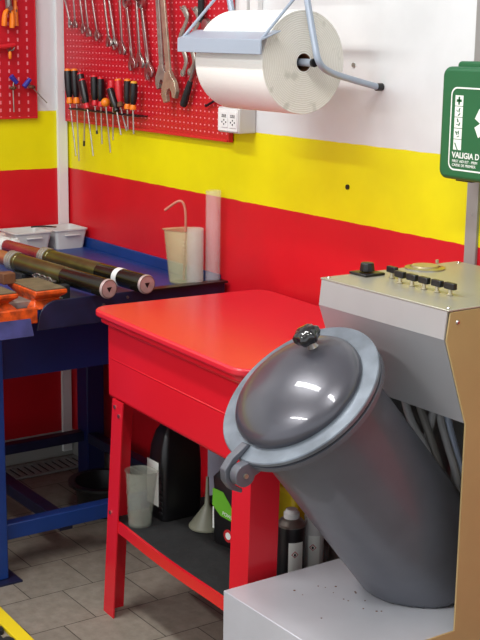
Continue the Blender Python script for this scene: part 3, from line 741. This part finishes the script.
# ------------------------------------------------------------------ socket box
sk = thing('power_socket', 'white double power socket box under the paper roll', 'socket', (1.148, 0, 1.368))
MB().box((-.052, -.062, -.037), (.058, -.001, .037)).build('socket_box', 'offwhite', sk, bevel=.003)
MB().box((-.048, -.066, -.033), (.054, -.062, .033)).build('face_plate', 'white', sk, bevel=.002)
for k in (0, 1):
    x = -.03+.045*k
    s = MB().box((x, -.0685, -.022), (x+.036, -.066, .024)).build('outlet', 'white', sk, bevel=.0015)
    h_ = MB()
    for (dx, dz) in ((.008, -.006), (.018, .0), (.018, -.012), (.028, -.006), (.010, .014), (.018, .014), (.026, .014)): h_.cyl((x+dx, -.0684, dz), (x+dx, -.0690, dz), .0028, n=8)
    h_.box((x+.006, -.069, .008), (x+.030, -.0684, .010)).build('outlet_holes', 'darkhole', s)

# ------------------------------------------------------------------ first aid case
KY = -.125
kx0 = at(440, 120, 1, KY).x; kz0 = at(441, 178, 1, KY).z; kz1 = at(441, 66, 1, KY).z
fk = thing('first_aid_case', 'green plastic first aid case with white star and lettering on the wall', 'first aid case', (kx0, KY, kz0))
KW = .36; KH = kz1-kz0
b = MB(); b.prism(rrect(0, 0, KW, KH, .022, 6), XZ, 0, h0=-.09); b.build('case_body', 'green', fk, bevel=.010, seg=4)
b = MB(); b.prism(rrect(.028, KH-.012, KW-.028, KH+.012, .01, 4), XZ, -.02, h0=-.07); b.build('carry_handle', 'green', fk, bevel=.004)
MB().box((.03, .03, -.006), (.08, .07, .001)).build('bracket_foot', 'black', fk)
# frame line
o_ = rrect(.034, .022, KW-.03, KH-.045, .018, 6); i_ = rrect(.0375, .0255, KW-.0335, KH-.0485, .0155, 6)
b = MB(); A = [b.bm.verts.new(XZ @ V((x, y, .0008))) for x, y in o_]; B = [b.bm.verts.new(XZ @ V((x, y, .0008))) for x, y in i_]
for i in range(len(A)): b.bm.faces.new((A[i], A[(i+1) % len(A)], B[(i+1) % len(A)], B[i]))
b.build('frame_line', 'labelwhite', fk)
ph = .0248
for k in range(5):
    z0 = KH-.062-ph*(k+1)
    b = MB().prism([(.048, z0), (.073, z0), (.073, z0+ph-.0015), (.048, z0+ph-.0015)], XZ, .0008, h0=.0001).build('pictogram', 'labelwhite', fk)
    g = MB(); cz = z0+ph/2-.0008; cx = .0605
    if k == 0: g.box((cx-.0025, -.0014, cz-.009), (cx+.0025, -.0008, cz+.009)).box((cx-.008, -.0014, cz-.0028), (cx+.008, -.0008, cz+.0028)); gm = 'green'
    else:
        gm = 'green'
        for q in range(4 if k < 4 else 1):
            ang = .7+k*.5+q*1.3; c = V((cx+.004*math.cos(q*2.1+k), -.0011, cz+.006*math.sin(q*1.9+k)))
            l = .004 if k < 4 else .010; dv = V((math.cos(ang) if k < 4 else .5, 0, math.sin(ang) if k < 4 else -.86))*l
            g.tube([c-dv, c+dv], .0008 if q % 2 else .0013, 6, 0)
    g.build('pictogram_drawing', gm, fk)
text('VALIGIA D', .0185, Matrix.Translation(V((.0455, -.0008, .051))) @ XZ, 'case_title', 'labelwhite', fk, bold=.0004)
text('FIRST AID KIT - PRIM', .0088, Matrix.Translation(V((.0465, -.0008, .0405))) @ XZ, 'case_subtitle', 'labelwhite', fk)
text('CAISSE DE PREMIER', .0088, Matrix.Translation(V((.0465, -.0008, .0315))) @ XZ, 'case_subtitle', 'labelwhite', fk)
# six armed star
sx, sz = at(489, 123, 1, KY).x-kx0, at(484, 124, 1, KY).z-kz0
b = MB()
for k in range(3): b.box((-.042, -.0002, -.013), (.042, .0006, .013), Matrix.Translation(V((sx, -.0009-.0001*k, sz))) @ Matrix.Rotation(math.radians(90+60*k), 4, 'Y'))
b.build('star_mark', 'labelwhite', fk)

# ------------------------------------------------------------------ pegboards
pb = thing('pegboard', 'large red perforated tool board on the back wall', 'pegboard', (.02, -.004, 1.30))
MB().box((0, -.014, 0), (1.068, -.012, .75)).build('perforated_sheet', 'pegmain', pb)
MB().box((0, -.016, -.004), (1.068, 0, .004)).box((1.062, -.016, -.004), (1.072, 0, .75)).box((0, -.016, 0), (.004, 0, .75)).build('folded_edge', 'redgrip', pb, bevel=.001)
pb2 = thing('pegboard', 'small red slotted tool board on the left wall', 'pegboard', (.004, -.13, 1.312))
MB().box((.012, -.9, 0), (.014, 0, .75)).build('perforated_sheet', 'pegleft', pb2)
MB().box((0, -.9, -.004), (.015, 0, .003)).box((0, -.004, -.004), (.0155, .0, .75)).build('folded_edge', 'redgrip', pb2, bevel=.001)

YP = -.045   # plane of the tools on the big board
def peg_hook(p):
    """steel peg of the big board that a tool hangs on"""
    P(MB().tube([(p.x, -.017, p.z), (p.x, p.y-.012, p.z), (p.x, p.y-.015, p.z+.008)], .0022, 8, 0), 'board_peg', 'chrome', pb)
def peg_hook_left(p):
    P(MB().tube([(.016, p.y, p.z), (p.x+.010, p.y, p.z), (p.x+.012, p.y, p.z+.007)], .0022, 8, 0), 'board_peg', 'chrome', pb2)
def along(u0, v0, u1, v1, y=YP):
    a, b_ = at(u0, v0, 1, y), at(u1, v1, 1, y); return a, b_
def wrench(tip, d, L, w, name, label, m, group, th=.005, flip=1):
    """combination wrench: open end at the tip, ring end at the top; d points upwards along the shank"""
    w = w*1.6
    t = thing(name, label, 'wrench', tip, group=group)
    d = V(d).normalized(); x = d.cross(V((0, 1, 0))).normalized()
    mm = Matrix((x, d, V((0, -1, 0)))).transposed().to_4x4()
    if mm.determinant() < 0: mm = Matrix((x, d, V((0, 1, 0)))).transposed().to_4x4()
    b = MB(); a = flip
    jaw_ = [(0, 0), (-.9, -.1), (-1.55, .55), (-1.6, 1.5), (-.95, 2.5), (-.55, 3.2), (.55, 3.2), (1.0, 2.4), (1.5, 1.7), (1.35, .9), (.75, .85), (.45, 1.35), (-.15, 1.6), (-.65, 1.25), (-.5, .6)]
    hw = w
    outline = [(-1.25*hw, -.1*hw), (-.55*hw, .0), (-.62*hw, .8*hw), (-.3*hw, 1.35*hw), (.25*hw, 1.4*hw), (.6*hw, .95*hw), (.62*hw, .35*hw), (1.2*hw, .15*hw), (1.6*hw, .9*hw), (1.45*hw, 1.9*hw), (.85*hw, 2.7*hw), (.5*hw, 3.4*hw), (-.5*hw, 3.4*hw), (-.9*hw, 2.6*hw), (-1.55*hw, 1.7*hw), (-1.65*hw, .7*hw)]
    if flip < 0: outline = [(-x_, y_) for x_, y_ in outline][::-1]
    b.prism(outline, mm, th, h0=-th)
    j = b.build('open_end', m, t, bevel=.001)
    b = MB(); b.prism([(-.5*hw, 3.2*hw), (.5*hw, 3.2*hw), (.42*hw, L-2*hw), (-.42*hw, L-2*hw)], mm, th*.55, h0=-th*.55); b.build('shank', m, t, bevel=.0012)
    b = MB(); mr = mm @ Matrix.Translation(V((0, L-1.2*hw, 0)))
    peg_hook(V(tip)+d*(L-1.2*hw)+V((0, 0, .45*hw)))
    b.lathe([(.75*hw, -th), (1.35*hw, -th), (1.35*hw, th), (.75*hw, th), (.75*hw, -th)], mr, 20, cap=False); b.build('ring_end', m, t)
    return t
WR = [((65, 0), (71, 27), .15, .0052), ((73.5, 0), (75.5, 28), .16, .0055), ((80, 0), (84, 33), .17, .006), ((85, 0), (89, 37), .18, .0062), ((92, 0), (98, 40), .19, .0065),
      ((104, 0), (109.5, 47), .205, .007), ((109, 0), (116, 49), .21, .0072), ((119.5, 3), (122.5, 55), .22, .0078), ((126, 0), (133, 70), .24, .0088), ((136, 0), (140, 68), .25, .009), ((141, 3), (150, 79), .27, .0098)]
ordn = ['leftmost and smallest', 'second from left', 'third from left', 'fourth from left', 'fifth from left', 'sixth from left', 'seventh from left', 'eighth from left', 'third from the two big wrenches', 'second from the two big wrenches', 'longest chrome one, next to the two big wrenches']
for k, ((a, b_), (c, e), L, w) in enumerate(WR):
    yy = -.034-.011*(k % 2)
    p0, p1 = along(c, e, a, b_, yy)
    wrench(p0, p1-p0, L, w, 'combination_wrench', 'chrome wrench hanging in the row, '+ordn[k], 'chrome', 'wrenches in a row on the big board', .0035+.00015*k, 1 if k % 2 else -1)
p0, p1 = along(163, 90, 158, 5, -.036); wrench(p0, p1-p0, .38, .0145, 'large_wrench', 'large worn steel wrench, left and shorter of the two big ones', 'oldsteel', 'two big wrenches', .006, 1)
p0, p1 = along(171, 101, 163, 0, -.056); wrench(p0, p1-p0, .44, .017, 'large_wrench', 'large yellowish steel wrench, right and longer of the two big ones', 'aged', 'two big wrenches', .007, -1)
# S shaped wrenches
for lab, uv, yy in (('curved S-shaped steel wrench, left one, beside the two big wrenches', [(184, 9), (187, 18), (183, 30), (180, 40), (184, 52), (186, 62), (183, 73)], -.034),
                ('curved S-shaped steel wrench half hidden behind the tear bar, right one', [(196, 10), (199, 20), (194, 32), (190, 43), (193, 54), (194, 63), (190, 72)], -.036)):
    P3 = [at(u, v, 1, yy) for u, v in uv]; c0 = P3[3].copy()
    t = thing('curved_wrench', lab, 'wrench', c0, group='S-shaped wrenches')
    b = MB(); b.tube([q-c0 for q in P3], [.011, .008, .0095, .0105, .0095, .008, .011], 8, 5)
    for v in b.bm.verts: v.co.y *= .5
    b.build('curved_shank', 'oldsteel', t)
    peg_hook(P3[0])
    for q, s_ in ((P3[0], 1), (P3[-1], -1)):
        MB().lathe([(.005, -.003), (.011, -.003), (.011, .003), (.005, .003), (.005, -.003)], align((0, 1, 0), q-c0), 14, cap=False).build('ring_end', 'oldsteel', t)
# breaker bar
a, c = along(209, 19, 183, 106, -.04)
t = thing('breaker_bar', 'slanted steel breaker bar with dark grip hanging behind the paper roll', 'wrench', c)
d = a-c; L = d.length; dn = d.normalized()
MB().lathe([(0, 0), (.010, .001), (.012, .01), (.011, .05), (.009, .085), (.007, .09)], align(dn), 16).build('grip', 'rubber', t)
MB().lathe([(.0065, .088), (.0065, L-.03)], align(dn), 14).build('bar', 'steel', t)
MB().lathe([(.0, -.008), (.018, -.008), (.021, 0), (.018, .010), (0, .012)], align((0, -1, 0), dn*(L-.02)), 20).build('ratchet_head', 'chrome', t)
peg_hook(c+dn*(L-.045)+V((.012, .004, 0)))
a = at(201, 22, 1, -.036); a2 = at(202, -12, 1, -.036)
t = thing('socket_ratchet', 'dark tool hanging at the top between the S-shaped wrenches and the roll', 'tool', a)
MB().box((-.012, -.006, 0), (.012, .006, .15)).build('tool_body', 'rubber', t, bevel=.004)
MB().tube([(.0, 0, .01), (.01, 0, -.008), (.024, 0, .0)], .004, 8).build('tool_hook', 'rubber', t)
a = at(206, 106, 1, -.03); b_ = at(214, 101, 1, -.03)
tag(recenter(MB().tube([a+V((0, 0, .004)), a, (a+b_)/2, b_, b_+V((0, .01, .008))], .004, 8).build('peg_hook', 'black')), 'small black hook on the red board just left of the socket', 'hook')

# screwdriver rack and screwdrivers
ra, rb = along(69, 108.5, 138, 115.5, -.055)
rk = thing('screwdriver_rack', 'black wire rack holding the screwdrivers on the red board', 'rack', ra)
zr = ra.z; Lr = rb.x-ra.x
b = MB(); b.tube([(0, 0, 0), (Lr, 0, 0)], .003, 8, 0); b.tube([(0, .028, 0), (Lr, .028, 0)], .003, 8, 0)
for k in range(15): b.tube([(Lr*k/14, .0, 0), (Lr*k/14, .038, 0)], .002, 6, 0)
b.build('rack_wires', 'black', rk)
def driver(top, bot, tip, ctop, main, ring, label, y, r=.0135, blade=.0028, tipm=None):
    A, B, Tt = at(*top, 1, y), at(*bot, 1, y), at(*tip, 1, y)
    t = thing('screwdriver', label, 'screwdriver', B, group='screwdrivers in the rack')
    d = (A-B); L = d.length; mm = align(d)
    MB().lathe([(r*.62, L*.18), (r*.8, L*.26), (r, L*.42), (r*1.02, L*.75), (r*.92, L*.93)], mm, 12).build('handle_grip', main, t)
    MB().lathe([(r*.45, 0), (r*.85, L*.02), (r*.88, L*.10), (r*.62, L*.19)], mm, 14).build('handle_collar', ring, t)
    MB().lathe([(r*.9, L*.92), (r*.8, L*.98), (r*.45, L), (0, L)], mm, 12).build('handle_end', ctop, t)
    MB().cyl((0, 0, 0), Tt-B, blade, n=8).build('blade', 'chrome', t)
    if tipm: MB().cyl((Tt-B)*.88, Tt-B, blade*1.4, n=8).build('blade_tip', 'black', t)
DR = [((67.5, 68.5), (70, 104), (76, 156), 'orange', 'black', 'orange', 'black and orange screwdriver, first from the left in the rack', -.052),
      ((74, 68.5), (76.7, 104), (79, 161), 'orange', 'black', 'orange', 'black and orange screwdriver, second from the left with the longest blade', -.038),
      ((80, 72.5), (85, 103), (84, 146), 'redgrip', 'black', 'black', 'black screwdriver with dark tipped blade and red end, third from the left', -.052),
      ((81.7, 79), (87.5, 109), (93.3, 156), 'redgrip', 'black', 'redgrip', 'black screwdriver with red end and slanted long blade, fourth from the left', -.066),
      ((94, 74.7), (95, 106), (97, 134), 'redgrip', 'black', 'redgrip', 'upright black screwdriver with red end and short black-tipped blade', -.052),
      ((100.5, 76.7), (101, 107), (102, 144), 'redgrip', 'black', 'redgrip', 'black screwdriver with red end right of the short black-tipped one', -.04),
      ((109.7, 87.5), (117, 112), (121, 135), 'redgrip', 'black', 'black', 'low black screwdriver with red end, leaning right beside the orange ball', -.064),
      ((111, 80), (113, 107), (113, 140), 'redgrip', 'redgrip', 'black', 'red screwdriver tucked behind the low leaning black one', -.04),
      ((118, 78.7), (120.5, 107), (126.7, 131), 'orange', 'redgrip', 'brown', 'dark red screwdriver with orange end, third from the right end of the rack', -.052),
      ((127.5, 78.7), (127.5, 109.5), (128, 130), 'orange', 'black', 'orange', 'black and orange screwdriver, second from the right end of the rack', -.044),
      ((134, 81), (133, 110), (133.7, 134), 'redyel', 'black', 'orange', 'black and orange screwdriver at the right end of the rack', -.058)]
for k, d_ in enumerate(DR):
    tp, bo, ti, c_, m_, r_, lb_, y_ = d_
    # x positions measured in the photograph: the rack spans u 70 to 139
    f = lambda q: (70+(q[0]-66)*(139-70)/(155-66)+0.0, q[1]) if False else q
    driver(f(tp), f(bo), f(ti), c_, m_, r_, lb_, y_, r=.0142 if k < 2 else .013, tipm=(k in (2, 4)))
a = at(105.5, 102.5, 1, -.072); bt_ = at(110.5, 152.5, 1, -.06)
t = thing('ball_grip_screwdriver', 'screwdriver with a round orange ball grip in the middle of the rack', 'screwdriver', a, group='screwdrivers in the rack')
MB().sphere((0, 0, 0), .0155).build('ball_grip', 'orange', t)
MB().cyl((0, 0, 0), bt_-a, .0028, n=8).build('blade', 'chrome', t)

# tools on the left board (plane x)
XP = .04
def atl(u, v): return at(u, v, 0, XP)
def pliers(piv, ends, heads, hm_, label):
    p = atl(*piv); peg_hook_left(p+V((0, 0, -.014))); t = thing('pliers', label, 'pliers', p)
    for e in ends: MB().tube([V((0, 0, 0))]+[atl(*q)-p for q in e], [.006, .009, .010, .009], 8, 4).build('handle', hm_, t)
    MB().tube([atl(*q)-p for q in heads], [.012, .010, .006], 8, 3).build('jaws', 'steel', t)
    MB().lathe([(.009, -.012), (.009, .012)], align((1, 0, 0)), 14).build('pivot', 'chrome', t)
pliers((9, 8), [[(5, 14), (4, 26)], [(12, 14), (12, 28)]], [(9, 8), (8, -4), (9, -14)], 'orange', 'orange handled pliers hanging on the small left board')
tq = atl(17, 8); peg_hook_left(tq+V((-.015, 0, -.012))); t = thing('cutters', 'orange handled cutter partly behind the pliers on the left board', 'cutter', tq+V((-.015, 0, 0)))
MB().tube([V((0, 0, .03)), V((0, 0, 0)), atl(18, 26)-tq], [.006, .009, .009], 8, 4).build('handle', 'orange', t)
MB().tube([V((0, 0, .03)), V((0, -.01, .09))], .008, 8, 0).build('jaws', 'black', t)
a = atl(0, 47); b_ = atl(15, 45)
peg_hook_left(a+(b_-a)*.6+V((0, 0, -.012)))
t = thing('hacksaw', 'red handled tool hanging level on the left board', 'tool', a+V((0, 0, 0)))
MB().tube([V((0, -.1, 0)), V((0, 0, 0)), b_-a], [.008, .009, .007], 10, 4).build('handle', 'redgrip', t)
MB().tube([b_-a, atl(13, 50)-a, atl(8, 51)-a], .003, 8).build('hook', 'steel', t)
a = atl(10, 53); tag(recenter(MB().lathe([(.004, 0), (.006, .006), (.006, .02), (.004, .026)], Matrix.Translation(a-V((0, 0, .02))), 12).build('orange_peg', 'orange')), 'tiny orange peg under the red handled tool on the left board', 'peg')
for (h0, h1, mid, tip, lab) in (((11, 76), (17, 83), (13, 88), (14, 112), 'blue T-handle key, left one on the left board'), ((24, 87), (30, 79), (32, 87), (47, 103), 'blue T-handle key with long slanted rod, right one on the left board')):
    a = atl(*h0); c = atl(*h1); p = (a+c)/2; peg_hook_left(atl(*mid)); t = thing('hex_key', lab, 'hex key', p, group='T-handle keys')
    MB().cyl(a-p, c-p, .010, .008, n=12).build('t_handle', 'bluegrip', t)
    MB().sphere(atl(*mid)-p, .009, (1, 1.6, .7)).build('bracket', 'brown', t)
    MB().tube([V((0, 0, 0)), atl(*mid)-p, atl(*tip)-p], .0022, 6, 0).build('rod', 'oldsteel', t)

# ------------------------------------------------------------------ light
def area(name, loc, size, size_y, power, rot=(0, 0, 0), col=(1, .995, .98)):
    l = bpy.data.lights.new(name, 'AREA'); l.shape = 'RECTANGLE'; l.size = size; l.size_y = size_y; l.energy = power; l.color = col
    o = bpy.data.objects.new(name, l); C.objects.link(o); o.location = loc; o.rotation_euler = rot; return o
def fixture(x, y, lab, power):
    t = thing('ceiling_light', lab, 'ceiling light', (x, y, 2.95), group='ceiling lights')
    MB().box((-.62, -.09, .0), (.62, .09, .05)).build('housing', 'white', t, bevel=.004)
    o = area('lamp', (x, y, 2.94), 1.2, .16, power)
fixture(1.3, -1.5, 'long white ceiling lamp above the blue bench', 36)
fixture(3.1, -1.5, 'long white ceiling lamp above the machine', 33)
fixture(2.0, -3.2, 'long white ceiling lamp nearer the camera', 66)
w = bpy.data.worlds.new('world'); w.use_nodes = True; bpy.context.scene.world = w
w.node_tree.nodes['Background'].inputs[0].default_value = (.92, .95, 1, 1); w.node_tree.nodes['Background'].inputs[1].default_value = 1.3
sc = bpy.context.scene
sc.view_settings.view_transform = 'Standard'; sc.view_settings.look = 'None'; sc.view_settings.gamma = 1; sc.view_settings.exposure = 0
sc.view_settings.use_curve_mapping = False
